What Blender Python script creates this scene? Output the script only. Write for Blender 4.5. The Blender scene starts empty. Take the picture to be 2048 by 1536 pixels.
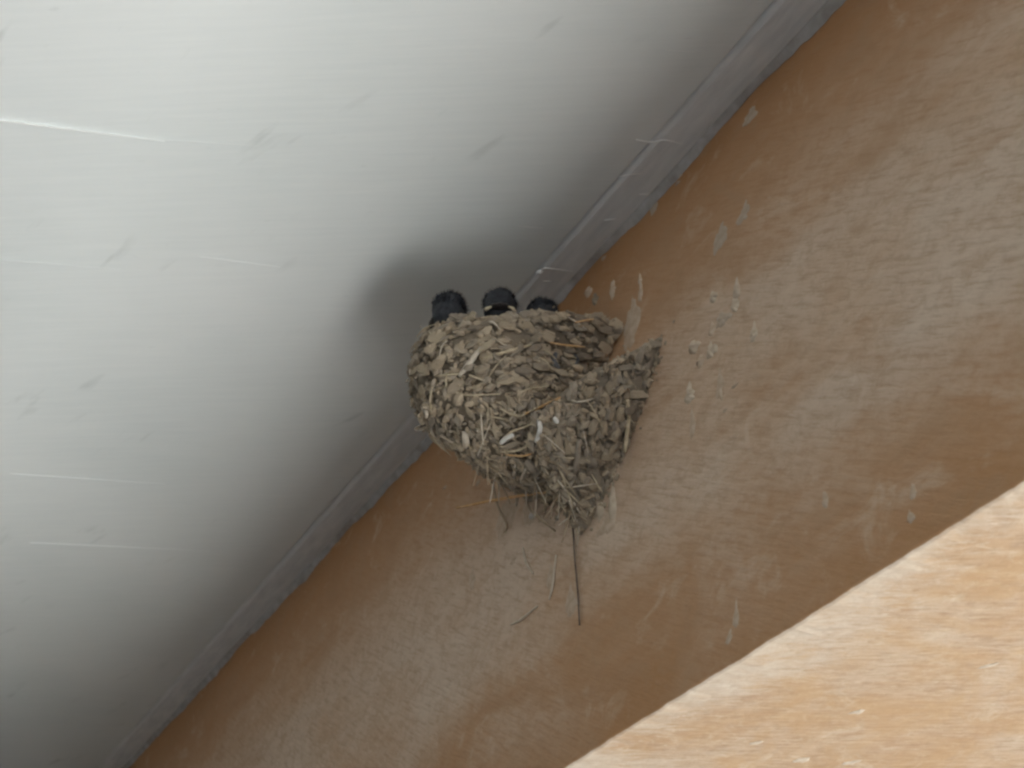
import bpy, bmesh, math, random
from mathutils import Vector, Matrix, noise
from mathutils.bvhtree import BVHTree

R_ = math.radians
rnd = random.Random(11)
sc = bpy.context.scene
col = sc.collection

# ------------------------------------------------------------------ camera
CEIL = 2.45                       # ceiling height above the porch floor
CAM = Vector((0.0, 0.488, 1.70))  # hand-held, just below the eave
PITCH, HEAD = R_(35.296), R_(-28.895)
FPX = 2900.0
cam_d = bpy.data.cameras.new('camera'); cam = bpy.data.objects.new('camera', cam_d); col.objects.link(cam)
cam.location = CAM
cam.rotation_euler = (R_(90) + PITCH, 0, HEAD - R_(90))
cam_d.sensor_width = 36.0; cam_d.lens = FPX / 2048 * 36
cam_d.clip_start = 0.02; cam_d.clip_end = 2000
cam_d.dof.use_dof = True; cam_d.dof.focus_distance = 1.02; cam_d.dof.aperture_fstop = 16.0
sc.camera = cam

# ------------------------------------------------------------------ sky, sun, exposure
SUN_EL, SUN_AZ = R_(64), R_(-5.5)      # azimuth counted from +X towards +Y: the sun stands behind the house
wd = bpy.data.worlds.new('World'); sc.world = wd; wd.use_nodes = True
nt = wd.node_tree; nt.nodes.clear()
sky = nt.nodes.new('ShaderNodeTexSky'); sky.sky_type = 'NISHITA'; sky.sun_disc = False
sky.sun_elevation = SUN_EL; sky.sun_rotation = R_(90) - SUN_AZ
bg = nt.nodes.new('ShaderNodeBackground'); bg.inputs['Strength'].default_value = 0.05
wo = nt.nodes.new('ShaderNodeOutputWorld')
nt.links.new(sky.outputs[0], bg.inputs['Color']); nt.links.new(bg.outputs[0], wo.inputs['Surface'])
sl = bpy.data.lights.new('sun', 'SUN'); sl.energy = 5.0; sl.angle = R_(0.5); sl.color = (1.0, 0.965, 0.91)
so = bpy.data.objects.new('sun', sl); col.objects.link(so)
sd = Vector((math.cos(SUN_EL) * math.cos(SUN_AZ), math.cos(SUN_EL) * math.sin(SUN_AZ), math.sin(SUN_EL)))
so.rotation_euler = sd.to_track_quat('Z', 'Y').to_euler(); so.location = sd * 20
vs = sc.view_settings
vs.view_transform = 'Standard'; vs.look = 'None'; vs.gamma = 1; vs.use_curve_mapping = False
vs.exposure = 3.17
sc.cycles.max_bounces = 10; sc.cycles.diffuse_bounces = 8
sc.cycles.use_denoising = True
sc.cycles.filter_width = 2.6

# ------------------------------------------------------------------ helpers
def mat(name, base=(.5, .5, .5), rough=.85, fn=None):
    m = bpy.data.materials.new(name); m.use_nodes = True
    t = m.node_tree; b = t.nodes['Principled BSDF']
    b.inputs['Base Color'].default_value = (*base, 1); b.inputs['Roughness'].default_value = rough
    b.inputs['Specular IOR Level'].default_value = .3
    if fn: fn(t, b)
    return m
def N(t, kind, **kw):
    n = t.nodes.new(kind)
    for k, v in kw.items():
        if k in n.inputs: n.inputs[k].default_value = v
        else: setattr(n, k, v)
    return n
def coords(t, scale=(1, 1, 1), rot=(0, 0, 0), src='Object'):
    tc = N(t, 'ShaderNodeTexCoord'); mp = N(t, 'ShaderNodeMapping')
    mp.vector_type = 'TEXTURE'
    mp.inputs['Scale'].default_value = tuple(1 / s for s in scale); mp.inputs['Rotation'].default_value = rot
    t.links.new(tc.outputs[src], mp.inputs[0]); return mp.outputs[0]
def along(t, e1, s1, s2, nrm):
    """texture space stretched along the world direction e1 within the plane of normal nrm"""
    e1 = Vector(e1).normalized(); e2 = Vector(nrm).cross(e1)
    tc = N(t, 'ShaderNodeTexCoord'); cb = N(t, 'ShaderNodeCombineXYZ')
    for i, (e, k) in enumerate(((e1, s1), (e2, s2))):
        d = N(t, 'ShaderNodeVectorMath', operation='DOT_PRODUCT'); d.inputs[1].default_value = e * k
        t.links.new(tc.outputs['Object'], d.inputs[0]); t.links.new(d.outputs['Value'], cb.inputs[i])
    return cb.outputs[0]
def noise_tex(t, vec, scale=5, detail=5, rough=.55, dist=0):
    n = N(t, 'ShaderNodeTexNoise', Scale=scale, Detail=detail, Roughness=rough, Distortion=dist)
    t.links.new(vec, n.inputs['Vector']); return n.outputs['Fac']
def ramp(t, fac, stops, interp='LINEAR'):
    r = N(t, 'ShaderNodeValToRGB'); e = r.color_ramp.elements; r.color_ramp.interpolation = interp
    while len(e) > 1: e.remove(e[0])
    for i, (p, c) in enumerate(stops):
        el = e[0] if i == 0 else e.new(p)
        el.position = p; c = (c, c, c) if isinstance(c, (int, float)) else c; el.color = (*c, 1)
    t.links.new(fac, r.inputs[0]); return r.outputs[0]
def mix(t, fac, a, b, mode='MIX'):
    n = N(t, 'ShaderNodeMix', data_type='RGBA', blend_type=mode)
    for s, v in ((0, fac), (6, a), (7, b)):
        if isinstance(v, (int, float)): n.inputs[s].default_value = v
        elif isinstance(v, tuple): n.inputs[s].default_value = (*v, 1)
        else: t.links.new(v, n.inputs[s])
    return n.outputs[2]
def bump(t, b, h, strength=.3, dist=.002):
    n = N(t, 'ShaderNodeBump', Strength=strength, Distance=dist)
    t.links.new(h, n.inputs['Height']); t.links.new(n.outputs[0], b.inputs['Normal'])

def add(name, me, m, parent=None, loc=None):
    o = bpy.data.objects.new(name, me); col.objects.link(o)
    if m is not None and not me.materials: me.materials.append(m)
    if parent: o.parent = parent
    if loc is not None: o.location = loc
    return o
def tag(o, label=None, cat=None, group=None, kind=None):
    for k, v in (('label', label), ('category', cat), ('group', group), ('kind', kind)):
        if v: o[k] = v
    return o
def mesh(name, v, f, smooth=False):
    me = bpy.data.meshes.new(name); me.from_pydata([tuple(p) for p in v], [], f); me.update()
    if smooth: me.polygons.foreach_set('use_smooth', [True] * len(me.polygons))
    return me
def box_mesh(name, x0, x1, y0, y1, z0, z1, bev=0):
    bm = bmesh.new()
    bmesh.ops.create_cube(bm, size=1, matrix=Matrix.Translation(((x0+x1)/2, (y0+y1)/2, (z0+z1)/2)) @ Matrix.Diagonal((x1-x0, y1-y0, z1-z0, 1)))
    if bev: bmesh.ops.bevel(bm, geom=bm.edges[:], offset=bev, segments=2, profile=.5, affect='EDGES')
    me = bpy.data.meshes.new(name); bm.to_mesh(me); bm.free(); return me
def catmull(pts, n=6):
    pts = [Vector(p) for p in pts]
    if len(pts) < 3:
        return [pts[0].lerp(pts[-1], i / n) for i in range(n + 1)]
    P = [pts[0] * 2 - pts[1]] + pts + [pts[-1] * 2 - pts[-2]]; out = []
    for i in range(1, len(P) - 2):
        a, b, c, d = P[i-1:i+3]
        for k in range(n):
            s = k / n
            out.append(.5 * (2*b + (c-a)*s + (2*a-5*b+4*c-d)*s*s + (3*b-a-3*c+d)*s**3))
    out.append(pts[-1]); return out
def tube(name, pts, radii, seg=7, n=6, flat=1.0, closed_tip=True):
    c = catmull(pts, n); m = len(c)
    def rad(i):
        u = i / (m - 1) * (len(radii) - 1); k = min(int(u), len(radii) - 2) if len(radii) > 1 else 0
        if len(radii) == 1: return radii[0]
        return radii[k] + (radii[k+1] - radii[k]) * (u - k)
    v, f = [], []; prev = None
    for i, p in enumerate(c):
        t = (c[min(i+1, m-1)] - c[max(i-1, 0)]).normalized()
        if prev is None:
            a = t.orthogonal().normalized()
        else:
            a = (prev - t * prev.dot(t)).normalized()
        prev = a; b = t.cross(a); r = rad(i)
        for s in range(seg):
            q = 2 * math.pi * s / seg
            v.append(p + a * math.cos(q) * r + b * math.sin(q) * r * flat)
    for i in range(m - 1):
        for s in range(seg):
            s2 = (s + 1) % seg
            f.append((i*seg+s, i*seg+s2, (i+1)*seg+s2, (i+1)*seg+s))
    f.append(tuple(reversed(range(seg)))); f.append(tuple(range((m-1)*seg, m*seg)))
    return mesh(name, v, f, True)

# points of the place from sight lines taken in the photograph
_F = Vector((math.cos(PITCH)*math.cos(HEAD), math.cos(PITCH)*math.sin(HEAD), math.sin(PITCH)))
_R = Vector((math.sin(HEAD), -math.cos(HEAD), 0)); _U = _R.cross(_F)
def sight(px, py): return (_F * FPX + _R * (px - 1024) + _U * (768 - py)).normalized()
def on_face(px, py, y=0.0):
    r = sight(px, py); return CAM + r * ((y - CAM.y) / r.y)
def on_level(px, py, z):
    r = sight(px, py); return CAM + r * ((z - CAM.z) / r.z)

_e = on_face(1150, 768) - on_face(1050, 768); SLANT = (_e.x, 0, _e.z)

# ------------------------------------------------------------------ materials
def f_ceiling(t, b):
    E1 = (-.52, -.85, 0)
    st = noise_tex(t, along(t, E1, 3, 60, (0, 0, 1)), 4, 6, .6)         # brush strokes across the ceiling
    bl = noise_tex(t, coords(t), 5, 4, .5)
    sf = noise_tex(t, along(t, (-.95, -.30, 0), 12, 60, (0, 0, 1)), 1.0, 3, .5)
    msk = noise_tex(t, coords(t), 9, 2, .5)
    sp_ = noise_tex(t, along(t, E1, 60, 160, (0, 0, 1)), 1.0, 3, .5)
    c = ramp(t, bl, [(.3, (.70, .745, .745)), (.7, (.76, .793, .792))])
    c = mix(t, ramp(t, st, [(.40, 0.0), (.75, .35)]), c, (.83, .86, .85))
    c = mix(t, mix(t, 1.0, ramp(t, sf, [(.62, 0.0), (.74, .55)]), ramp(t, msk, [(.5, 0.0), (.6, 1.0)]), 'MULTIPLY'), c, (.50, .54, .53))
    c = mix(t, ramp(t, sp_, [(.68, 0.0), (.8, .25)]), c, (.52, .55, .54))
    t.links.new(c, b.inputs['Base Color'])
    bump(t, b, mix(t, .4, st, sp_), .30, .0012)
M_ceil = mat('ceiling_paint', rough=.75, fn=f_ceiling)
M_lap = mat('dirty_sealant', (.34, .34, .345), .9, lambda t, b: t.links.new(ramp(t, noise_tex(t, coords(t), 60, 5), [(.3, (.32, .30, .28)), (.7, (.52, .52, .525))]), b.inputs['Base Color']))
M_trim = mat('trim_paint', (.66, .68, .70), .7, lambda t, b: (
    t.links.new(ramp(t, noise_tex(t, coords(t, (2, 10, 10)), 14, 5), [(.3, (.62, .65, .67)), (.7, (.76, .78, .79))]), b.inputs['Base Color']),
    bump(t, b, noise_tex(t, coords(t, (1, 3, 3)), 40, 4), .4, .002)))
M_ridge = mat('fresh_white_paint', (.86, .88, .87), .7)

def f_wood(bright):
    def fn(t, b):
        nrm = (0, 0, 1) if bright else (0, 1, 0)
        E1 = (-.483, -.875, 0) if bright else SLANT
        band = noise_tex(t, coords(t, (1.1, 8, 8)), 3.2, 6, .55, .4)          # streaks along the beam
        blot = noise_tex(t, coords(t, (1, 1.4, 1.4)), 6, 7, .62, .5)
        fib = noise_tex(t, along(t, E1, 40, 260, nrm), 1.0, 6, .7)            # raised fibres of the veneer
        fib2 = noise_tex(t, along(t, E1, 14, 70, nrm), 1.0, 5, .65)
        fine = noise_tex(t, coords(t), 90, 5, .7)
        c = ramp(t, band, [(.25, (.42, .255, .14)), (.46, (.52, .375, .26)), (.72, (.57, .46, .36))])
        c = mix(t, ramp(t, blot, [(.36, 0.0), (.60, .80)]), c, (.60, .50, .405))      # dusty bloom
        c = mix(t, ramp(t, fine, [(.30, .5), (.50, 0.0)]), c, (.36, .25, .16))
        c = mix(t, ramp(t, fib, [(.34, .6), (.52, 0.0)]), c, (.36, .24, .15))
        c = mix(t, ramp(t, fib2, [(.56, 0.0), (.74, .45)]), c, (.60, .51, .41))
        if not bright:
            # the varnish stays richer along the two edges of the board, where hands and weather do not rub it
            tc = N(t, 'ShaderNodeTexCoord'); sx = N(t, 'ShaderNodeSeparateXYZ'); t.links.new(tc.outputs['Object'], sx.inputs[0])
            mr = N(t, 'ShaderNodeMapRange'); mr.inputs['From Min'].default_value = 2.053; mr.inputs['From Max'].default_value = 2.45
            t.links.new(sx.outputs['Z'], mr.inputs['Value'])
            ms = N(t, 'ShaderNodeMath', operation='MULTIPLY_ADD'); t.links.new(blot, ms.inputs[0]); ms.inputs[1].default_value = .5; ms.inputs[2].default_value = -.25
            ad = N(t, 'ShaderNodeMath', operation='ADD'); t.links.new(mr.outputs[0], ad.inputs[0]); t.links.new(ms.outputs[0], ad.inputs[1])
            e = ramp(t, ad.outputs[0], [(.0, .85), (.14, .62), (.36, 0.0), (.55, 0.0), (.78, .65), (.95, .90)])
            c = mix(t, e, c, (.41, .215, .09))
            mo = noise_tex(t, coords(t, (22, 30, 30)), 1.0, 7, .7, .7)
            c = mix(t, ramp(t, mo, [(.36, .45), (.50, 0.0)]), c, (.40, .265, .16))
            c = mix(t, ramp(t, mo, [(.56, 0.0), (.70, .40)]), c, (.64, .545, .44))
            # darker old varnish clinging in patches
            pv = noise_tex(t, along(t, (1, 0, .25), 5, 16, nrm), 1.0, 6, .65, .6)
            c = mix(t, ramp(t, pv, [(.56, 0.0), (.72, .55)]), c, (.38, .225, .12))
        else:
            s1 = noise_tex(t, along(t, E1, 60, 210, nrm), 1.0, 6, .75, .8)
            c = mix(t, ramp(t, s1, [(.52, 0.0), (.66, .75)]), c, (.68, .58, .45))
            s4 = noise_tex(t, along(t, E1, 50, 420, nrm), 1.0, 4, .7)
            c = mix(t, ramp(t, s4, [(.34, .7), (.48, 0.0)]), c, (.36, .24, .15))
            s2 = noise_tex(t, coords(t, (9, 9, 9)), 2.0, 6, .65, .6)
            c = mix(t, ramp(t, s2, [(.40, 0.0), (.60, .62)]), c, (.52, .345, .19))
            s5 = noise_tex(t, coords(t, (16, 16, 16)), 2.0, 6, .7, .8)
            c = mix(t, ramp(t, s5, [(.55, 0.0), (.68, .5)]), c, (.68, .60, .49))
            c = mix(t, 1.0, c, (.98, .945, .895), 'MULTIPLY')
            # worn bare along the inner arris
            tc = N(t, 'ShaderNodeTexCoord'); sx = N(t, 'ShaderNodeSeparateXYZ'); t.links.new(tc.outputs['Object'], sx.inputs[0])
            ms = N(t, 'ShaderNodeMath', operation='MULTIPLY_ADD'); t.links.new(mix(t, .45, blot, s1), ms.inputs[0]); ms.inputs[1].default_value = .34; t.links.new(sx.outputs['Y'], ms.inputs[2])
            c = mix(t, ramp(t, ms.outputs[0], [(.125, 0.0), (.185, .75)]), c, (.64, .565, .475))
        if not bright: c = mix(t, 1.0, c, (1.09, 1.07, 1.06), 'MULTIPLY')
        t.links.new(c, b.inputs['Base Color'])
        bump(t, b, mix(t, .5, fib, fine), .9, .0016)
    return fn
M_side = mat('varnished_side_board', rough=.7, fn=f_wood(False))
M_under = mat('weathered_bottom_board', rough=.75, fn=f_wood(True))

def f_mud(a, bcol, seed):
    def fn(t, b):
        oi = N(t, 'ShaderNodeObjectInfo')
        geo = N(t, 'ShaderNodeNewGeometry')
        v = coords(t, src='Object')
        n1 = noise_tex(t, v, 180, 5, .6); n2 = noise_tex(t, v, 900, 3, .6)
        c = ramp(t, n1, [(.3, a), (.7, bcol)])
        rr = ramp(t, geo.outputs['Random Per Island'] if seed else oi.outputs['Random'], [(0, (.58, .55, .52)), (.2, (.85, .86, .88)), (.4, (1.0, .95, .86)), (.6, (.92, .93, .95)), (.8, (1.12, 1.08, 1.0)), (1, (1.3, 1.26, 1.18))])
        c = mix(t, 1.0, c, rr, 'MULTIPLY')
        t.links.new(c, b.inputs['Base Color'])
        bump(t, b, mix(t, .5, n1, n2), .6, .001)
    return fn
M_mud = mat('dry_mud', rough=.95, fn=f_mud((.34, .285, .22), (.47, .41, .33), False))
M_mudmass = mat('dry_mud_crumbs', rough=.95, fn=f_mud((.33, .275, .21), (.46, .40, .32), True))
M_core = mat('packed_mud', rough=.95, fn=f_mud((.28, .23, .17), (.38, .325, .25), False))
def fibre(name, a, b_):
    return mat(name, a, .8, lambda t, b: t.links.new(ramp(t, noise_tex(t, coords(t), 150, 4), [(.35, a), (.65, b_)]), b.inputs['Base Color']))
M_straw = fibre('straw', (.46, .38, .26), (.64, .55, .40))
M_orange = fibre('red_straw', (.62, .36, .15), (.74, .50, .28))
M_root = fibre('rootlet', (.36, .28, .19), (.48, .39, .29))
M_dark = fibre('dark_horsehair', (.11, .08, .065), (.18, .14, .11))
M_white = fibre('white_dropping', (.62, .60, .56), (.78, .77, .74))
M_pale = fibre('pale_clay', (.54, .475, .38), (.68, .61, .51))
M_smear = fibre('dried_clay_smear', (.49, .395, .295), (.63, .54, .43))
M_scuff = fibre('rubbed_scuff', (.56, .46, .35), (.66, .57, .46))
M_wash = fibre('thin_clay_wash', (.47, .355, .255), (.585, .475, .37))
M_greypaint = fibre('grey_paint_dab', (.44, .35, .265), (.52, .435, .35))
M_slate = fibre('grey_feather', (.10, .105, .115), (.22, .22, .23))
def f_feather(t, b):
    n = noise_tex(t, coords(t, (1, 1, 1)), 260, 4, .6)
    t.links.new(ramp(t, n, [(.3, (.014, .016, .021)), (.7, (.046, .050, .059))]), b.inputs['Base Color'])
    bump(t, b, n, .8, .001)
M_feather = mat('nestling_plumage', rough=.6, fn=f_feather)
M_beak = mat('nestling_beak', (.035, .030, .030), .5, lambda t, b: t.links.new(ramp(t, noise_tex(t, coords(t), 300, 2), [(.3, (.03, .026, .026)), (.7, (.05, .042, .04))]), b.inputs['Base Color']))
M_gape = mat('gape_flange', (.58, .52, .36), .6, lambda t, b: t.links.new(ramp(t, noise_tex(t, coords(t), 300, 2), [(.3, (.52, .46, .30)), (.7, (.64, .58, .42))]), b.inputs['Base Color']))
M_eye = mat('eye', (.008, .007, .007), .15)
def simple(name, a, b_, s=6, rough=.9): 
    return mat(name, a, rough, lambda t, b: t.links.new(ramp(t, noise_tex(t, coords(t), s, 6), [(.3, a), (.7, b_)]), b.inputs['Base Color']))
M_lawn = simple('dark_tarmac', (.070, .068, .068), (.105, .10, .098), 8)
M_ground = simple('pale_gravel', (.50, .51, .50), (.62, .63, .615), 3)
M_floor = simple('dark_deck', (.055, .045, .035), (.085, .07, .055), 2)
M_wall = simple('house_render', (.50, .475, .44), (.58, .555, .52), 2)
M_clad = simple('dark_cladding', (.10, .085, .065), (.14, .12, .09), 2)
M_roof = simple('roof_sheet', (.16, .15, .15), (.24, .22, .21), 4)
M_post = mat('post_wood', rough=.7, fn=f_wood(True))

# ------------------------------------------------------------------ the setting (ceiling, ground, porch)
X0, X1 = -3.2, 2.3
BEAM_D = 0.36
BZ = CAM.z + 0.3533               # underside of the beam
g = add('ground', mesh('ground', [(-300, -300, -.12), (300, -300, -.12), (300, 300, -.12), (-300, 300, -.12)], [(0, 1, 2, 3)]), M_lawn); tag(g, kind='structure')
PATH0, PATH1, DECK = -2.0, .6, .15
pa = add('gravel_path', mesh('gravel_path', [(-9, PATH0, -.116), (X1 + .1, PATH0, -.116), (X1 + .1, PATH1, -.116), (-9, PATH1, -.116)], [(0, 1, 2, 3)]), M_ground); tag(pa, kind='structure')
fl = add('porch_floor', box_mesh('porch_floor', X0, X1, DECK, 2.6, -.15, 0, .01), M_floor); tag(fl, kind='structure')
ce = add('ceiling', box_mesh('ceiling', X0, X1, .0362, 2.6, CEIL, CEIL + .0016), M_ceil); tag(ce, kind='structure')
wl = add('house_wall', box_mesh('house_wall', X0, X1, 2.6, 2.8, -.12, 2.8), M_wall)
tag(wl, 'pale rendered house wall at the back of the porch', 'wall')
rf = mesh('porch_roof', [(X0-.2, -.42, 2.56), (X1, -.42, 2.56), (X1, 3.2, 3.1), (X0-.2, 3.2, 3.1),
                         (X0-.2, -.42, 2.60), (X1, -.42, 2.60), (X1, 3.2, 3.14), (X0-.2, 3.2, 3.14)],
          [(3, 2, 1, 0), (4, 5, 6, 7), (0, 1, 5, 4), (1, 2, 6, 5), (2, 3, 7, 6), (3, 0, 4, 7)])
tag(add('porch_roof', rf, M_roof), 'low pitched dark sheet roof over the porch', 'roof')
ew = add('shading_wing', box_mesh('shading_wing', X1 + .003, X1 + 4, -7, 3.4, -.12, 4.0), M_clad)  # unseen wing, added so its shadow cuts off the far sunlit ground
tag(ew, 'unseen tall dark clad wing at the far end of the porch, added to shade the path', 'building')
p2 = add('post', box_mesh('shading_pier', 1.15, 1.90, -.34, -.02, -.116, BZ - .003, .01), M_post)  # unseen pier, added to keep bounced light off the far ceiling
tag(p2, 'unseen broad wooden pier under the beam, added to shade the far ceiling', 'post')
pp = add('post', box_mesh('post', -2.6, -2.44, -.26, -.10, -.116, BZ - .002, .008), M_post)
tag(pp, 'square wooden post carrying the beam on the near side', 'post')

# ------------------------------------------------------------------ the boxed beam
beam = bpy.data.objects.new('wooden_beam', None); col.objects.link(beam); beam.location = (0, 0, 0)
tag(beam, 'brown varnished wooden beam running diagonally below the white ceiling, carrying the nest', 'beam')
def board_side():
    # inner face, with a slightly uneven lower arris
    n = 1500; v = []; f = []
    for i in range(n + 1):
        x = X0 + (X1 - X0) * i / n
        w = .0012 * noise.noise(Vector((x * 9, 1.7, 0))) + .0007 * noise.noise(Vector((x * 55, 4.7, 0))) + .0006 * noise.noise(Vector((x * 170, 2.7, 0)))
        w += .0025 * max(0, noise.noise(Vector((x * 24, 8.3, 0))) - .38)      # small chips
        y = .0012 * noise.noise(Vector((x * 2, 9.1, 0)))
        for (yy, zz) in ((-.018, CEIL + .02), (y*0, CEIL + .02 - .0), (0, BZ + .0022 + w), (-.0008, BZ + .0007 + w), (-.0026, BZ + w), (-.018, BZ + w)):
            v.append((x, yy, zz))
    k = 6
    for i in range(n):
        for s in range(k):
            s2 = (s + 1) % k
            f.append((i*k+s, (i+1)*k+s, (i+1)*k+s2, i*k+s2))
    f.append(tuple(range(k))); f.append(tuple(reversed(range(n*k, (n+1)*k))))
    me = mesh('side_board', v, f); me.materials.append(M_side); me.materials.append(M_under)
    for i in range(n):
        for q in (3, 4): me.polygons[i * k + q].material_index = 1
    bm = bmesh.new(); bm.from_mesh(me); bmesh.ops.recalc_face_normals(bm, faces=bm.faces[:]); bm.to_mesh(me); bm.free()
    return me
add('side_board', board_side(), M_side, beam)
add('bottom_board', box_mesh('bottom_board', X0, X1, -BEAM_D + .018, -.0185, BZ + .0005, BZ + .0185), M_under, beam)
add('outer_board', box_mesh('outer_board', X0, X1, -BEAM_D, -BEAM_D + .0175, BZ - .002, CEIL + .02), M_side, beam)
# trim strip between ceiling and beam, with a ragged painted edge that laps on to the beam
add('backing_board', box_mesh('backing_board', X0, X1, .0005, 2.6, CEIL + .0018, CEIL + .02), M_ceil, ce)
def strip(name, prof, n=900):
    v = []; f = []; k = None
    for i in range(n + 1):
        x = X0 + (X1 - X0) * i / n; P = prof(x); k = len(P)
        v += [(x, p[0], p[1]) for p in P]
    for i in range(n):
        for s in range(k):
            s2 = (s + 1) % k
            f.append((i*k+s, i*k+s2, (i+1)*k+s2, (i+1)*k+s))
    f.append(tuple(reversed(range(k)))); f.append(tuple(range(n*k, (n+1)*k)))
    return mesh(name, v, f)
def trim_prof(x):
    a = .0345 + .0010 * noise.noise(Vector((x * 5, 0, 0))) + .0006 * noise.noise(Vector((x * 30, 0, 3)))
    th = .0006 + .0006 * noise.noise(Vector((x * 8, 3, 1)))
    z = CEIL
    return ((a, z + .0017), (a - .0016, z + .0006), (a - .005, z - th), (.012, z - th - .0004), (.0052, z - th - .0002), (.0005, z + .0017))
add('edge_trim', strip('edge_trim', trim_prof), M_trim, ce)
def lap_prof(x):
    w = .0075 + .0015 * noise.noise(Vector((x * 9, 7, 2)))
    lap = .0040 + .0065 * noise.noise(Vector((x * 10, 7, 0))) + .0035 * noise.noise(Vector((x * 33, 2, 5))) + .0020 * noise.noise(Vector((x * 90, 2, 5)))
    lap = max(.0006, lap); z = CEIL + .0004
    return ((w, z - .0003), (w - .0025, z - .0018), (.0026, z - .002 - lap * .55), (.0007, z - .002 - lap), (.0004, z - .002 - lap), (.0004, z))
add('sealant_bead', strip('sealant_bead', lap_prof, 1400), M_lap, ce)

# ridges of white paint on the ceiling
def ridge(p0, p1, w, h, m, parent, name='paint_ridge'):
    a, b = on_level(*p0, CEIL - h * .3), on_level(*p1, CEIL - h * .3)
    c = a.lerp(b, .45) + Vector((0, .002, 0)) * rnd.uniform(-1, 1)
    return add(name, tube(name, [a, c, b], [w * .7, w, w * .25], 6, 6, h / w), m, parent)
M_brush = mat('old_paint_ridge', (.80, .825, .82), .75)
for p0, p1, w, h, m in (((-120, 226), (330, 283), .0028, .0009, M_ridge), ((300, 279), (520, 292), .0010, .0002, M_brush), ((-30, 519), (240, 539), .0013, .0002, M_brush),
                     ((390, 512), (560, 534), .0010, .0003, M_brush), ((20, 947), (330, 968), .0013, .0002, M_brush), ((60, 1085), (420, 1102), .0012, .0002, M_brush)):
    ridge(p0, p1, w, h, m, ce)
# cobweb threads and paint hairs on the trim
for pts, w in ((((1272, 279), (1300, 284), (1330, 280), (1365, 288)), .0005), (((1238, 353), (1260, 349), (1285, 347)), .0005), (((1278, 389), (1300, 388)), .0004),
               (((1208, 440), (1232, 438)), .0006), (((1075, 545), (1088, 537), (1110, 538), (1148, 543)), .0006), (((1086, 562), (1102, 562)), .0004),
               (((1330, 100), (1400, 105)), .0003), (((1035, 452), (1085, 456)), .0003)):
    P = [on_level(*q, CEIL - .0058) for q in pts]
    add('cobweb_thread', tube('cobweb_thread', P, [w * .6, w, w * .3], 5, 5), M_ridge, ce)
b0 = on_level(1078, 545, CEIL - .0066)
def blob(name, loc, sx, sy, sz, m, parent, rot=None, sub=2, amp=.15, seed=0):
    bm = bmesh.new(); bmesh.ops.create_icosphere(bm, subdivisions=sub, radius=1)
    for v in bm.verts:
        k = 1 + amp * noise.noise(v.co * 1.7 + Vector((seed * 3.1, 0, 0)))
        v.co = Vector((v.co.x * sx * k, v.co.y * sy * k, v.co.z * sz * k))
    me = bpy.data.meshes.new(name); bm.to_mesh(me); bm.free()
    me.polygons.foreach_set('use_smooth', [True] * len(me.polygons))
    o = add(name, me, m, parent, loc)
    if rot: o.rotation_euler = rot
    return o
blob('paint_blob', b0, .003, .0022, .0016, M_ridge, ce, (0, 0, .6))

# ------------------------------------------------------------------ spatters on the beam
def spatter(name, px, py, w, h, m, th=.0012, lean=0.0, seed=0, face='side'):
    """a flat splash that has run down the board; w, h in photograph pixels"""
    P = on_face(px, py) if face == 'side' else on_level(px, py, BZ)
    s = (P - CAM).length / FPX
    W = w * s / 2 / .50 if face == 'side' else w * s / 2     # the side board is seen at a slant
    Hh = h * s / 2 / .82 if face == 'side' else h * s / 2 / .5
    n = 30; rings = 4; v = [(0, 0, th)]; f = []
    for r in range(1, rings + 1):
        u = r / rings
        for i in range(n):
            q = 2 * math.pi * i / n; cs, sn = math.cos(q), math.sin(q)
            k = 1 + u * (.50 * noise.noise(Vector((cs * 1.3, sn * 1.3, seed * 5.3))) + .35 * noise.noise(Vector((cs * 3.4, sn * 3.4, seed * 2.3))) + .25 * noise.noise(Vector((cs * 8, sn * 8, seed))))
            dz = sn * Hh * u * k * (1.25 if sn > 0 else .9)
            dx = cs * W * u * k * (1 - .62 * max(0, sn)) + .25 * W * noise.noise(Vector((dz / max(Hh, 1e-6) * 2, seed, 0)))
            v.append((dx + lean * dz, dz, th * (1 - u ** 2) * (.8 + .7 * noise.noise(Vector((dx * 400, dz * 400, seed)))) - (.0004 if r == rings else 0)))
    for i in range(n): f.append((0, 1 + i, 1 + (i + 1) % n))
    for r in range(rings - 1):
        for i in range(n):
            a = 1 + r * n + i; b = 1 + r * n + (i + 1) % n
            f.append((a, a + n, b + n, b))
    me = mesh(name, v, f, True)
    o = add(name, me, m, beam, P)
    if face == 'side': o.rotation_euler = (R_(90), 0, R_(180))
    else: o.rotation_euler = (R_(180), 0, R_(rnd.uniform(20, 40)))
    return o
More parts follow.
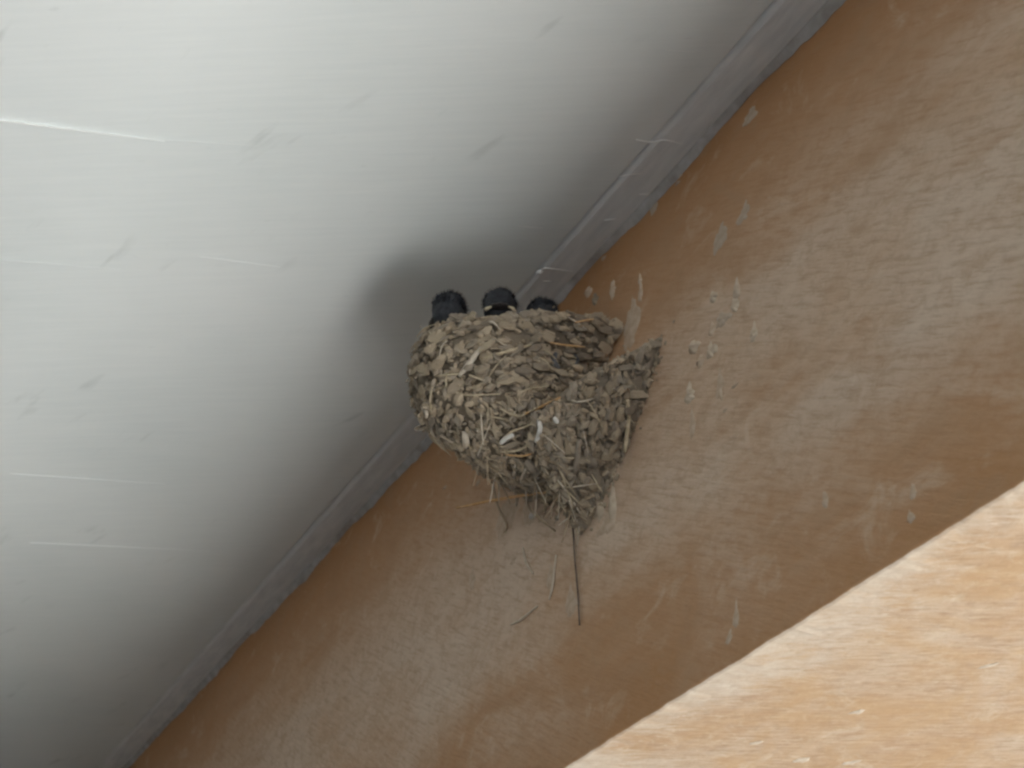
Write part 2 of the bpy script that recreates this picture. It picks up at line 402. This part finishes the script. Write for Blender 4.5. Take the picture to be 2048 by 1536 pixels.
sp = [  # px, py, w, h, material, thickness, lean
    (1380, 790, 20, 36, M_smear, .0025, 0), (1385, 850, 14, 60, M_wash, .0006, .1), (1262, 655, 40, 110, M_wash, .0006, .15),
    (1281, 585, 10, 50, M_wash, .0010, .1), (1428, 594, 14, 22, M_smear, .003, 0), (1474, 582, 14, 36, M_greypaint, .0025, .1),
    (1470, 612, 16, 30, M_smear, .002, -.1), (1446, 638, 26, 30, M_greypaint, .0016, -.5), (1390, 694, 18, 22, M_smear, .005, 0),
    (1424, 703, 20, 30, M_smear, .003, 0), (1402, 722, 16, 22, M_wash, .002, 0), (1508, 668, 13, 34, M_smear, .0022, .2),
    (1424, 660, 12, 26, M_wash, .0015, .2), (1440, 775, 16, 70, M_wash, .0005, .1), (1500, 234, 26, 34, M_greypaint, .0008, .2),
    (1488, 428, 26, 40, M_greypaint, .0004, .3), (1440, 478, 34, 52, M_greypaint, .0004, .3), (1308, 412, 16, 40, M_greypaint, .0008, .2),
    (1245, 440, 14, 50, M_wash, .0008, .1), (1198, 1012, 20, 66, M_smear, .0025, .05), (1226, 1008, 18, 70, M_smear, .0025, .05),
    (1215, 1048, 40, 40, M_wash, .001, 0), (945, 1162, 14, 44, M_wash, .0008, -.05), (1142, 1205, 26, 66, M_wash, .0007, 0),
    (1026, 1122, 14, 16, M_wash, .0008, 0), (1100, 1150, 14, 50, M_wash, .0006, .1), (1650, 1000, 12, 34, M_wash, .0006, 0),
    (1826, 985, 10, 30, M_wash, .0008, .1), (1822, 1035, 12, 26, M_wash, .0006, 0), (1472, 1235, 12, 50, M_wash, .0008, .15),
    (1458, 1275, 12, 26, M_wash, .0007, .5), 
    (1280, 560, 8, 26, M_wash, .001, 0), (1360, 350, 10, 18, M_wash, .002, 0), (1356, 366, 10, 6, M_wash, .002, 0), (1208, 516, 10, 8, M_wash, .002, 0),
    (1180, 690, 20, 30, M_wash, .001, 0), (1225, 580, 14, 40, M_wash, .002, 0), (1178, 585, 14, 24, M_wash, .004, 0), (1192, 600, 10, 22, M_core, .004, 0),
    (1470, 770, 14, 10, M_wash, .0012, 0), (1450, 820, 10, 8, M_wash, .0008, 0), (890, 975, 10, 6, M_wash, .001, 0), (956, 966, 12, 12, M_wash, .0012, 0),
    (1010, 1040, 60, 70, M_wash, .0005, 0), (1060, 1010, 40, 90, M_wash, .0008, 0), (1085, 1030, 20, 20, M_wash, .002, 0),
]
for i, (px, py, w, h, m, th, ln) in enumerate(sp):
    spatter('mud_spatter', px, py, w, h, m, th, ln, i)
for i, (px, py, w, h) in enumerate(((1604, 1521, 44, 11), (1512, 1487, 30, 6), (1700, 1527, 40, 8), (1540, 1290, 30, 7), (1980, 1332, 40, 5), (1715, 1425, 30, 8))):
    spatter('paint_scuff', px, py, w, h, M_scuff, .0002, 0, i + 60, 'under')

# ------------------------------------------------------------------ the nest
NX, NY = .805, .012              # middle of the cup
ZR = CAM.z + .659                # height of its rim
nest = bpy.data.objects.new('swallow_nest', None); col.objects.link(nest); nest.location = (0, 0, 0)
tag(nest, 'mud and straw swallow nest stuck to the brown beam just under the ceiling', 'nest')
def nz(a, b, c): return noise.noise(Vector((a, b, c)))
def cup_point(th, v, inner=0.0):
    """th round the cup, v from the rim (0) to the foot (1)"""
    a, b = .090, .108
    s = (1 + .05 * math.sin(min(v, .5) * 2 * math.pi)) * (1 - v ** 2.0) ** .68
    cx = NX - .030 * v; cy = NY - .012 * v
    k = 1 + .035 * nz(math.cos(th) * 2, math.sin(th) * 2, v * 3)
    q_ = max(0.0, (math.degrees(th) - 118) / 50); q_ = min(1.0, q_); q_ = q_ * q_ * (3 - 2 * q_)
    e_ = min(1.0, v / .22); k *= 1 - .39 * q_ * e_
    k *= 1 - .055 * math.exp(-((math.degrees(th) - 128) / 26) ** 2)
    rimz = .005 * math.exp(-((math.degrees(th) - 178) / 22) ** 2) + .011 * math.exp(-((math.degrees(th) - 98) / 26) ** 2) + .004 * nz(math.cos(th) * 3, math.sin(th) * 3, 8)
    x = cx + math.cos(th) * (a * s * k - inner); y = cy + math.sin(th) * (b * s * k - inner)
    z = ZR + rimz * (1 - v) - .108 * v
    return Vector((x, max(y, .0002), z))
LX = .772
def lobe_point(th, v):
    """the older, lower shell on the camera side; th = pi lies along the beam towards the viewer"""
    u = max(0.0, min(1.0, (math.pi - th) / (math.pi / 2)))
    a = .104 - .022 * min(1, u * 1.1) + .012 * max(0, u - .6)
    zt = CAM.z + .622 - .058 * min(1, u * 1.15) ** .8
    zb = CAM.z + .522
    w_ = min(1.0, u * 1.6); s = (1 - w_) * (1 - v ** 1.35) ** .85 * (1 + .05 * math.sin(v * math.pi)) + w_ * (1 - v) ** 1.05
    q2 = max(0.0, min(1.0, (R_(120) - th) / R_(60))); s *= 1 - .62 * q2; zt += .03 * q2
    k = 1 + .06 * nz(math.cos(th) * 2 + 5, math.sin(th) * 2, v * 3)
    x = LX + .006 * v + math.cos(th) * a * s * k; y = math.sin(th) * a * .80 * s * k
    return Vector((x, max(y, .0002), zt + (zb - zt) * v))
def shell(name, fn, t0, t1, nt_, nv, inner=None):
    v, f = [], []
    for j in range(nv + 1):
        for i in range(nt_ + 1):
            v.append(fn(t0 + (t1 - t0) * i / nt_, min(j / nv, .995)))
    for j in range(nv):
        for i in range(nt_):
            a = j * (nt_ + 1) + i
            f.append((a, a + nt_ + 1, a + nt_ + 2, a + 1))
    return v, f
vc, fc = shell('cup', cup_point, R_(-12), R_(192), 60, 26)
vl, fl_ = shell('lobe', lobe_point, R_(0), R_(180), 40, 22)
bv_cup = BVHTree.FromPolygons([tuple(p) for p in vc], fc)
bv_lobe = BVHTree.FromPolygons([tuple(p) for p in vl], fl_)
# the packed mud wall: outer skin, rounded rim, inner bowl
def cup_shell_mesh():
    prof = [('o', v) for v in [1 - i / 22 * 1.0 for i in range(23)]]; rows = []
    nt_ = 64; v = []; f = []
    seq = [(min(q, .995), .0) for _, q in prof] + [(0.0, .006), (.05, .013), (.18, .018), (.32, .024), (.42, .040), (.47, .07)]
    for (q, inn) in seq:
        for i in range(nt_ + 1):
            th = R_(-12) + R_(204) * i / nt_
            p = cup_point(th, q, inn)
            if inn == .006: p.z += .003
            v.append(p)
    for j in range(len(seq) - 1):
        for i in range(nt_):
            a = j * (nt_ + 1) + i
            f.append((a, a + 1, a + nt_ + 2, a + nt_ + 1))
    return mesh('cup_wall', v, f, True)
add('cup_wall', cup_shell_mesh(), M_core, nest)
def lobe_mesh():
    nt_ = 44; v = []; f = []
    seq = [1 - i / 20 for i in range(21)]
    rows = [(min(q, .995), 0) for q in seq] + [(.0, .007), (.08, .014), (.25, .022)]
    for q, inn in rows:
        for i in range(nt_ + 1):
            th = math.pi * i / nt_
            p = lobe_point(th, q)
            if inn:
                d = Vector((math.cos(th), math.sin(th), 0)); p = p - d * inn; p.y = max(p.y, .0002)
            v.append(p)
    for j in range(len(rows) - 1):
        for i in range(nt_):
            a = j * (nt_ + 1) + i
            f.append((a, a + 1, a + nt_ + 2, a + nt_ + 1))
    return mesh('lower_wall', v, f, True)
add('lower_wall', lobe_mesh(), M_core, nest)

# pellets: a dozen shapes shared by the pieces
def pellet_mesh(i, sub=2):
    bm = bmesh.new(); bmesh.ops.create_icosphere(bm, subdivisions=sub, radius=1)
    o = Vector((i * 7.3, i * 1.9, 0)); fl = .5 if i % 3 else .34
    for v in bm.verts:
        n = v.co.normalized()
        k = 1 + .38 * noise.noise(n * 1.3 + o) + .20 * noise.noise(n * 3.1 + o)
        c = n * k
        v.co = Vector((c.x * (1.0 + .25 * abs(c.x)), c.y * .72, max(c.z, -.5) * fl * 1.5))
    me = bpy.data.meshes.new('mud_pellet'); bm.to_mesh(me); bm.free()
    me.materials.append(M_mud); return me
def flake_mesh(i):
    """a thin broken plate of dried mud"""
    n = 9; v = [(0, 0, .30)]; f = []; o = i * 4.7
    out = []
    for k in range(n):
        q = 2 * math.pi * (k + .3 * math.sin(k * 2.3 + o)) / n
        r = 1 + .55 * noise.noise(Vector((math.cos(q) * 1.2, math.sin(q) * 1.2, o))) + .3 * noise.noise(Vector((math.cos(q) * 3, math.sin(q) * 3, o)))
        out.append((math.cos(q) * r, math.sin(q) * r * .62))
    for (x, y) in out: v.append((x * .6, y * .6, .30 + .16 * noise.noise(Vector((x * 2, y * 2, o)))))
    for (x, y) in out: v.append((x, y, .10 + .25 * noise.noise(Vector((x * 1.5, y * 1.5, o + 3)))))
    for (x, y) in out: v.append((x * .85, y * .85, -.35))
    for k in range(n):
        k2 = (k + 1) % n; f.append((0, 1 + k, 1 + k2))
        for a in (1, 1 + n): f.append((a + k, a + n + k, a + n + k2, a + k2))
    f.append(tuple(reversed(range(1 + 2 * n, 1 + 3 * n))))
    me = mesh('mud_flake', v, f); me.materials.append(M_mud); return me
SH = [pellet_mesh(i) for i in range(10)] + [flake_mesh(i) for i in range(16)]
cands = []
def sample(fn, t0, t1, count, vmax, tagname, vmin=0.0):
    for _ in range(count):
        th = R_(rnd.uniform(t0, t1)); v = vmin + (vmax - vmin) * rnd.random() ** .9
        p = fn(th, v); e = .02
        du = fn(th + e, v) - fn(th - e, v); dv = fn(th, min(.99, v + e)) - fn(th, max(0, v - e))
        n = du.cross(dv)
        if n.length < 1e-12: continue
        n.normalize()
        out = p - Vector((NX if tagname == 'c' else LX, 0, p.z + .0))
        if n.dot(out) < 0: n = -n
        if p.y < .0006: continue
        cands.append((p, n, th, v, tagname))
sample(cup_point, -5, 185, 1900, .97, 'c')
sample(lobe_point, 5, 180, 1700, .99, 'l')
sample(cup_point, 20, 190, 220, .03, 'c')
placed = []
for p, n, th, v, tg in cands:
    # skip what lies buried inside the other shell
    if tg == 'c':
        q = p - Vector((LX, 0, 0)); 
        hit = bv_lobe.ray_cast(p + Vector((-.0005, .0005, 0)), Vector((-.4, .9, -.1)).normalized(), .3)
        if hit[0] is not None and v > .35: continue
    else:
        hit = bv_cup.ray_cast(p, Vector((-.4, .9, -.1)).normalized(), .3)
        if hit[0] is not None and p.z > CAM.z + .545: continue
    low = (v > .55) if tg == 'c' else True
    up = Vector((0, 0, 1)); tan = up.cross(n)
    if tan.length < .1: tan = Vector((1, 0, 0))
    tan.normalize(); vert = n.cross(tan)
    ang = rnd.gauss(0, .38) if not low else (rnd.gauss(1.5, .30) if rnd.random() < .75 else rnd.gauss(0.1, .5))
    tx = tan * math.cos(ang) + vert * math.sin(ang)
    big = rnd.random(); kind = rnd.randrange(10) if rnd.random() < (.46 if not low else .55) else 10 + rnd.randrange(16)
    if kind >= 10:
        L = .0028 + .0052 * big ** 1.8; W = L * rnd.uniform(.75, 1.2); T = rnd.uniform(.0022, .0042)
        if low: L *= 1.0; W *= .62
        tilt = rnd.gauss(.18, .25)
    else:
        L = .0022 + .0031 * big ** 1.8; W = L * rnd.uniform(.75, 1.1); T = L * rnd.uniform(.6, 1.0) + .0005; tilt = rnd.gauss(0, .25)
    nn = (n + Vector((0, 0, 1)) * tilt + Vector((rnd.gauss(0, .16), rnd.gauss(0, .16), rnd.gauss(0, .16)))).normalized()
    tx = (tx - nn * tx.dot(nn)).normalized(); ty = nn.cross(tx)
    off = rnd.uniform(-.0006, .0028) + (.0012 if big > .8 else 0)
    if rnd.random() < .10: nn = (nn + tx * rnd.choice((-1, 1)) * rnd.uniform(.4, 1.0)).normalized(); tx = (tx - nn * tx.dot(nn)).normalized(); ty = nn.cross(tx); off += .0015
    M = Matrix(((tx.x*L, ty.x*W, nn.x*T, p.x + n.x*off), (tx.y*L, ty.y*W, nn.y*T, max(.001, p.y + n.y*off)), (tx.z*L, ty.z*W, nn.z*T, p.z + n.z*off), (0, 0, 0, 1)))
    face = n.dot((CAM - p).normalized())
    placed.append((L * W * max(face, 0), M, kind))
placed.sort(key=lambda a: -a[0])
for k, (s, M, i) in enumerate(placed[:300]):
    o = bpy.data.objects.new('mud_pellet' if i < 10 else 'mud_flake', SH[i]); col.objects.link(o); o.parent = nest; o.matrix_world = M
small = [pellet_mesh(i, 1) for i in range(10)]
V, F_ = [], []
for (s, M, i) in placed[300:]:
    me = small[i] if i < 10 else SH[i]; b0_ = len(V)
    V += [M @ v.co for v in me.vertices]; F_ += [tuple(b0_ + q for q in p.vertices) for p in me.polygons]
# mud dabbed on to the board round the foot of the nest
for _ in range(420):
    if rnd.random() < .6: p = lobe_point(R_(180), rnd.random() ** .8 * .97); c0 = Vector((LX, 0, CAM.z + .58))
    else: p = cup_point(R_(rnd.choice((3, 168))), rnd.uniform(.2, .9)); c0 = Vector((NX, 0, CAM.z + .62))
    d_ = p - c0; d_.y = 0; p = p + d_.normalized() * (rnd.expovariate(1 / .0035) - .002); p.y = .0006
    s_ = rnd.uniform(.0008, .0028); me = small[rnd.randrange(10)]; b0_ = len(V)
    rot = Matrix.Rotation(rnd.uniform(0, 6), 3, 'Y')
    V += [p + rot @ Vector((w.co.x * s_, w.co.z * s_ * .7, w.co.y * s_ * 1.3)) for w in me.vertices]; F_ += [tuple(b0_ + q for q in pp_.vertices) for pp_ in me.polygons]
# crumbs filling the joints
for _ in range(7500):
    p, n, th, v, tg = cands[rnd.randrange(len(cands))]
    p = p + Vector((rnd.gauss(0, .0025), rnd.gauss(0, .0025), rnd.gauss(0, .0025))); 
    if p.y < .001: continue
    s = .0006 + .0018 * rnd.random() ** 2; me = small[rnd.randrange(10)]; b0_ = len(V)
    rot = Matrix.Rotation(rnd.uniform(0, 6), 3, 'Z') @ Matrix.Rotation(rnd.uniform(0, 6), 3, 'X')
    V += [p + rot @ (w.co * s) for w in me.vertices]; F_ += [tuple(b0_ + q for q in pp_.vertices) for pp_ in me.polygons]
o = add('mud_crumbs', mesh('mud_crumbs', V, F_), M_mudmass, nest); o['kind'] = 'stuff'

# straws and other fibres: given as sight points, laid on the mud itself
bm_all = BVHTree.FromPolygons([tuple(p) for p in vc + vl], fc + [tuple(i + len(vc) for i in q) for q in fl_])
def on_nest(px, py, lift=.003):
    r = sight(px, py); h = bm_all.ray_cast(CAM, r, 3)
    if h[0] is None or h[0].y < lift:
        P = on_face(px, py, max(lift, .0015)); return P
    return h[0] - r * lift
def fibre_at(name, pts, w, m, lift=.0035, seg=6, flat=1.0, taper=.6):
    if isinstance(lift, (int, float)): lift = [lift] * len(pts)
    P = [on_nest(*q, l) for q, l in zip(pts, lift)]
    return add(name, tube(name, P, [w * taper, w, w, w * taper], seg, 5, flat), m, nest)
fibre_at('straw', [(962, 718), (1010, 704), (1062, 690)], .0013, M_straw, .005)
fibre_at('straw', [(918, 752), (938, 728), (962, 695)], .0021, M_pale, .005, flat=.6)
fibre_at('straw', [(872, 752), (905, 749), (925, 747)], .0010, M_straw, .005)
fibre_at('straw', [(938, 750), (960, 758), (982, 766)], .0010, M_straw, .005)
fibre_at('straw', [(893, 745), (892, 775), (890, 800)], .0011, M_straw, .005)
fibre_at('straw', [(905, 780), (930, 790), (1000, 788)], .0007, M_straw, .005)
fibre_at('straw', [(1100, 685), (1130, 690), (1170, 694)], .0008, M_orange, .005)
fibre_at('straw', [(1150, 645), (1170, 641), (1188, 638)], .0008, M_orange, .006)
fibre_at('straw', [(1170, 628), (1190, 630), (1212, 632)], .0007, M_straw, .008)
fibre_at('straw', [(1050, 828), (1080, 815), (1120, 795)], .0011, M_orange, .006)
fibre_at('straw', [(1000, 818), (1040, 832), (1078, 812)], .0008, M_straw, .006)
fibre_at('straw', [(1255, 800), (1257, 840), (1250, 904)], .0016, M_straw, [.006, .007, .008], taper=.9)
fibre_at('straw', [(845, 786), (850, 812), (853, 835), (849, 860)], .0016, M_pale, .004, taper=.9)
fibre_at('rootlet', [(1003, 898), (1008, 935), (1018, 955), (1045, 985), (1062, 1020), (1110, 1062)], .0014, M_root, [.006, .010, .014, .018, .015, .004])
fibre_at('straw', [(914, 1016), (980, 1002), (1050, 990), (1116, 982)], .0012, M_orange, [.030, .027, .022, .016])
fibre_at('straw', [(1116, 982), (1150, 974), (1195, 967)], .0006, M_pale, [.014, .012, .009])
fibre_at('twig', [(1138, 1005), (1146, 1060), (1150, 1120), (1156, 1190), (1159, 1250)], .0008, M_dark, [.004, .004, .003, .002, .002], taper=.7)
fibre_at('straw', [(1022, 1249), (1040, 1240), (1075, 1212)], .0008, M_pale, .0015)
fibre_at('rootlet', [(1046, 1095), (1052, 1125), (1066, 1147)], .0009, M_pale, .0015)
fibre_at('rootlet', [(1098, 1200), (1105, 1170), (1112, 1110)], .0009, M_pale, .0015)
fibre_at('rootlet', [(1008, 1065), (1014, 1050), (995, 1010), (985, 960)], .0010, M_root, [.002, .004, .008, .012])
fibre_at('straw', [(1032, 1012), (1036, 990), (1042, 960), (1058, 925)], .0013, M_pale, [.010, .010, .008, .005])
fibre_at('straw', [(1002, 886), (1020, 866), (1060, 850), (1080, 836)], .0009, M_straw, .008)
fibre_at('straw', [(1000, 905), (1040, 900), (1062, 885)], .0008, M_straw, .009)
fibre_at('straw', [(1012, 910), (1045, 912), (1062, 908)], .0008, M_orange, .009)
fibre_at('grass_blade', [(1143, 800), (1158, 804), (1188, 797)], .0008, M_pale, .006)
fibre_at('dropping', [(1002, 886), (1012, 877), (1026, 870)], .0019, M_white, .009, taper=.8)
fibre_at('dropping', [(1078, 842), (1080, 858), (1073, 884)], .0019, M_white, .008, taper=.9)
fibre_at('dropping', [(1108, 835), (1116, 846)], .0018, M_white, .005)
fibre_at('mud_drip', [(930, 862), (932, 890), (931, 916)], .0026, M_pale, [.004, .006, .008], seg=8, taper=.9)
fibre_at('mud_drip', [(1158, 880), (1155, 915), (1150, 945)], .0024, M_mud, .005, seg=8)
fibre_at('mud_drip', [(1030, 930), (1028, 960), (1034, 1008)], .0012, M_pale, [.005, .007, .009], seg=8)
fibre_at('feather', [(1112, 705), (1106, 722), (1118, 738)], .0026, M_slate, .004, flat=.35)
fibre_at('feather', [(1150, 708), (1156, 722), (1140, 738)], .0026, M_slate, .004, flat=.35)
fibre_at('feather', [(1074, 895), (1072, 912)], .0018, M_dark, .006)
# loose grass ends and hairs standing out of the mud
for k in range(120):
    p, n, th, v, tg = cands[rnd.randrange(len(cands))]
    if n.dot((CAM - p).normalized()) < 0: continue
    tan = Vector((0, 0, 1)).cross(n)
    if tan.length < .1: continue
    tan.normalize(); vert = n.cross(tan)
    low = tg == 'l' or v > .6
    an = rnd.gauss(-1.4, .4) if low and rnd.random() < .6 else rnd.choice((0, math.pi)) + rnd.gauss(0, .5)
    dr = tan * math.cos(an) + vert * math.sin(an); L = rnd.uniform(.008, .026); s = n * .0035
    a = p + s; b = p + s + dr * L * .5 + n * rnd.uniform(0, .002); c = p + s + dr * L + n * rnd.uniform(-.002, .003) - Vector((0, 0, rnd.uniform(0, .004)))
    if min(a.y, b.y, c.y) < .001: continue
    add('straw', tube('straw', [a, b, c], [.0004, rnd.uniform(.0004, .0008), .0003], 5, 4), rnd.choice((M_straw, M_straw, M_root, M_pale)), nest)
for k in range(210):
    p, n, th, v, tg = cands[rnd.randrange(len(cands))]
    if v < .55 or n.dot((CAM - p).normalized()) < -.1 or p.y < .006: continue
    L = rnd.uniform(.006, .030); a = p + n * .002
    sw = Vector((rnd.gauss(0, .004), rnd.gauss(0, .003), 0))
    c = a + sw * 2 - Vector((0, 0, L)); c.y = max(c.y, .0015)
    add('rootlet', tube('rootlet', [a, a + sw - Vector((0, 0, L * .5)), c], [.0004, rnd.uniform(.0003, .0008), .0003], 5, 4), rnd.choice((M_root, M_root, M_straw, M_pale)), nest)
blob('dropping', on_nest(1063, 1032, .004), .0026, .0022, .0024, M_white, nest, seed=4)

# ------------------------------------------------------------------ the nestlings
def nestling(label, px, py, zh, rh, look, lean, beak=True, squash=1.0, seed=0, gape=True):
    """zh: height of the head's middle; look: heading of the beak in degrees from +X; continuous body from the bowl to the crown"""
    Hc = on_level(px, py, zh)
    root = bpy.data.objects.new('nestling', None); col.objects.link(root)
    tag(root, label, 'bird', 'nestlings looking over the rim of the nest')
    d = Vector((math.cos(R_(look)), math.sin(R_(look)), 0)); back = lean
    base = Hc + back + Vector((0, 0, -.062)); root.location = base
    # spine from the rump to the crown
    spine = [Hc + back * 1.5 + Vector((0, 0, -.066)), Hc + back * 1.2 + Vector((0, 0, -.050)), Hc + back * .9 + Vector((0, 0, -.033)), Hc + back * .35 + Vector((0, 0, -.017)),
             Hc + Vector((0, 0, -.006 * squash)), Hc + Vector((0, 0, .002)), Hc + Vector((0, 0, rh * .75 * squash)), Hc + Vector((0, 0, rh * .98 * squash))]
    me = tube('body', [p - base for p in spine], [.006, .017, .018, .0105, rh * .95, rh, rh * .70, rh * .12], 18, 5)
    for v in me.vertices:      # plumage is not smooth
        k = noise.noise(v.co * 110 + Vector((seed * 5, 0, 0))) * .0017 + noise.noise(v.co * 420 + Vector((seed * 5, 9, 0))) * .0006
        v.co += v.normal * k
    add('body', me, M_feather, root)
    c = Hc - base
    # flattened beak with a broad gape
    side = Vector((-d.y, d.x, 0)); tip = c + d * (rh * 1.55) + Vector((0, 0, -rh * .35))
    if beak:
        v = []; f = []; n = 8
        for j, (u, wd_, ht) in enumerate(((.62, .72, .30), (.95, .62, .26), (1.25, .36, .18), (1.5, .10, .07))):
            for i in range(n):
                q = 2 * math.pi * i / n
                v.append(c + d * rh * u + side * math.cos(q) * rh * wd_ + Vector((0, 0, math.sin(q) * rh * ht - rh * .72 - rh * .16 * j)))
        for j in range(3):
            for i in range(n):
                f.append((j*n+i, j*n+(i+1) % n, (j+1)*n+(i+1) % n, (j+1)*n+i))
        f.append(tuple(range(n))); f.append(tuple(reversed(range(3*n, 4*n))))
        add('beak', mesh('beak', v, f, True), M_beak, root)
        for s in ((-1, 1) if gape else ()):
            P = [c + d * rh * .50 + side * s * rh * .88 + Vector((0, 0, -rh * .85)), c + d * rh * .75 + side * s * rh * .78 + Vector((0, 0, -rh * .95)), c + d * rh * 1.0 + side * s * rh * .50 + Vector((0, 0, -rh * 1.0))]
            add('gape_flange', tube('gape_flange', P, [.0009, .0015, .0007], 7, 4), M_gape, root)
    for s in (-1, 1):
        e = blob('eye', c + d * rh * .52 + side * s * rh * .80 + Vector((0, 0, rh * .18)), .0017, .0017, .0017, M_eye, root, amp=0)
    # down: short filaments on the crown and nape
    V, F2 = [], []
    r2 = random.Random(seed)
    for k in range(900):
        a = r2.uniform(0, 6.28); z = r2.uniform(-.3, 1) 
        n_ = Vector((math.cos(a) * math.sqrt(max(0, 1 - z*z)), math.sin(a) * math.sqrt(max(0, 1 - z*z)), z))
        if n_.dot(d) > .6 and z < .4: continue
        p = c + Vector((n_.x * rh * .93, n_.y * rh * .93, n_.z * rh * .93 * squash)); L = r2.uniform(.0012, .0048)
        t_ = (n_ - d * .7 + Vector((r2.gauss(0, .3), r2.gauss(0, .3), r2.gauss(0, .3)))).normalized(); w = t_.orthogonal().normalized() * .00035; w2 = t_.cross(w)
        b_ = len(V); V += [p + w, p - w * .5 + w2 * .8, p - w * .5 - w2 * .8, p + t_ * L]
        F2 += [(b_, b_+1, b_+3), (b_+1, b_+2, b_+3), (b_+2, b_, b_+3)]
    dn = add('down', mesh('down', V, F2), M_feather, root); dn['kind'] = 'stuff'
    return root
ZH = ZR + .026
nestling('dark nestling at the outer end of the nest rim, furthest from the beam', 898, 618, ZH, .0132, 25, Vector((.016, -.022, 0)), True, 1.0, 1, False)
nestling('middle nestling with round slate grey head between the other two', 1000, 608, ZH, .0124, 151, Vector((.022, -.014, 0)), True, .95, 2)
nestling('low dark nestling next to the brown beam, barely above the nest rim', 1084, 624, ZH - .004, .0118, 60, Vector((.018, .004, 0)), True, .75, 3, False)
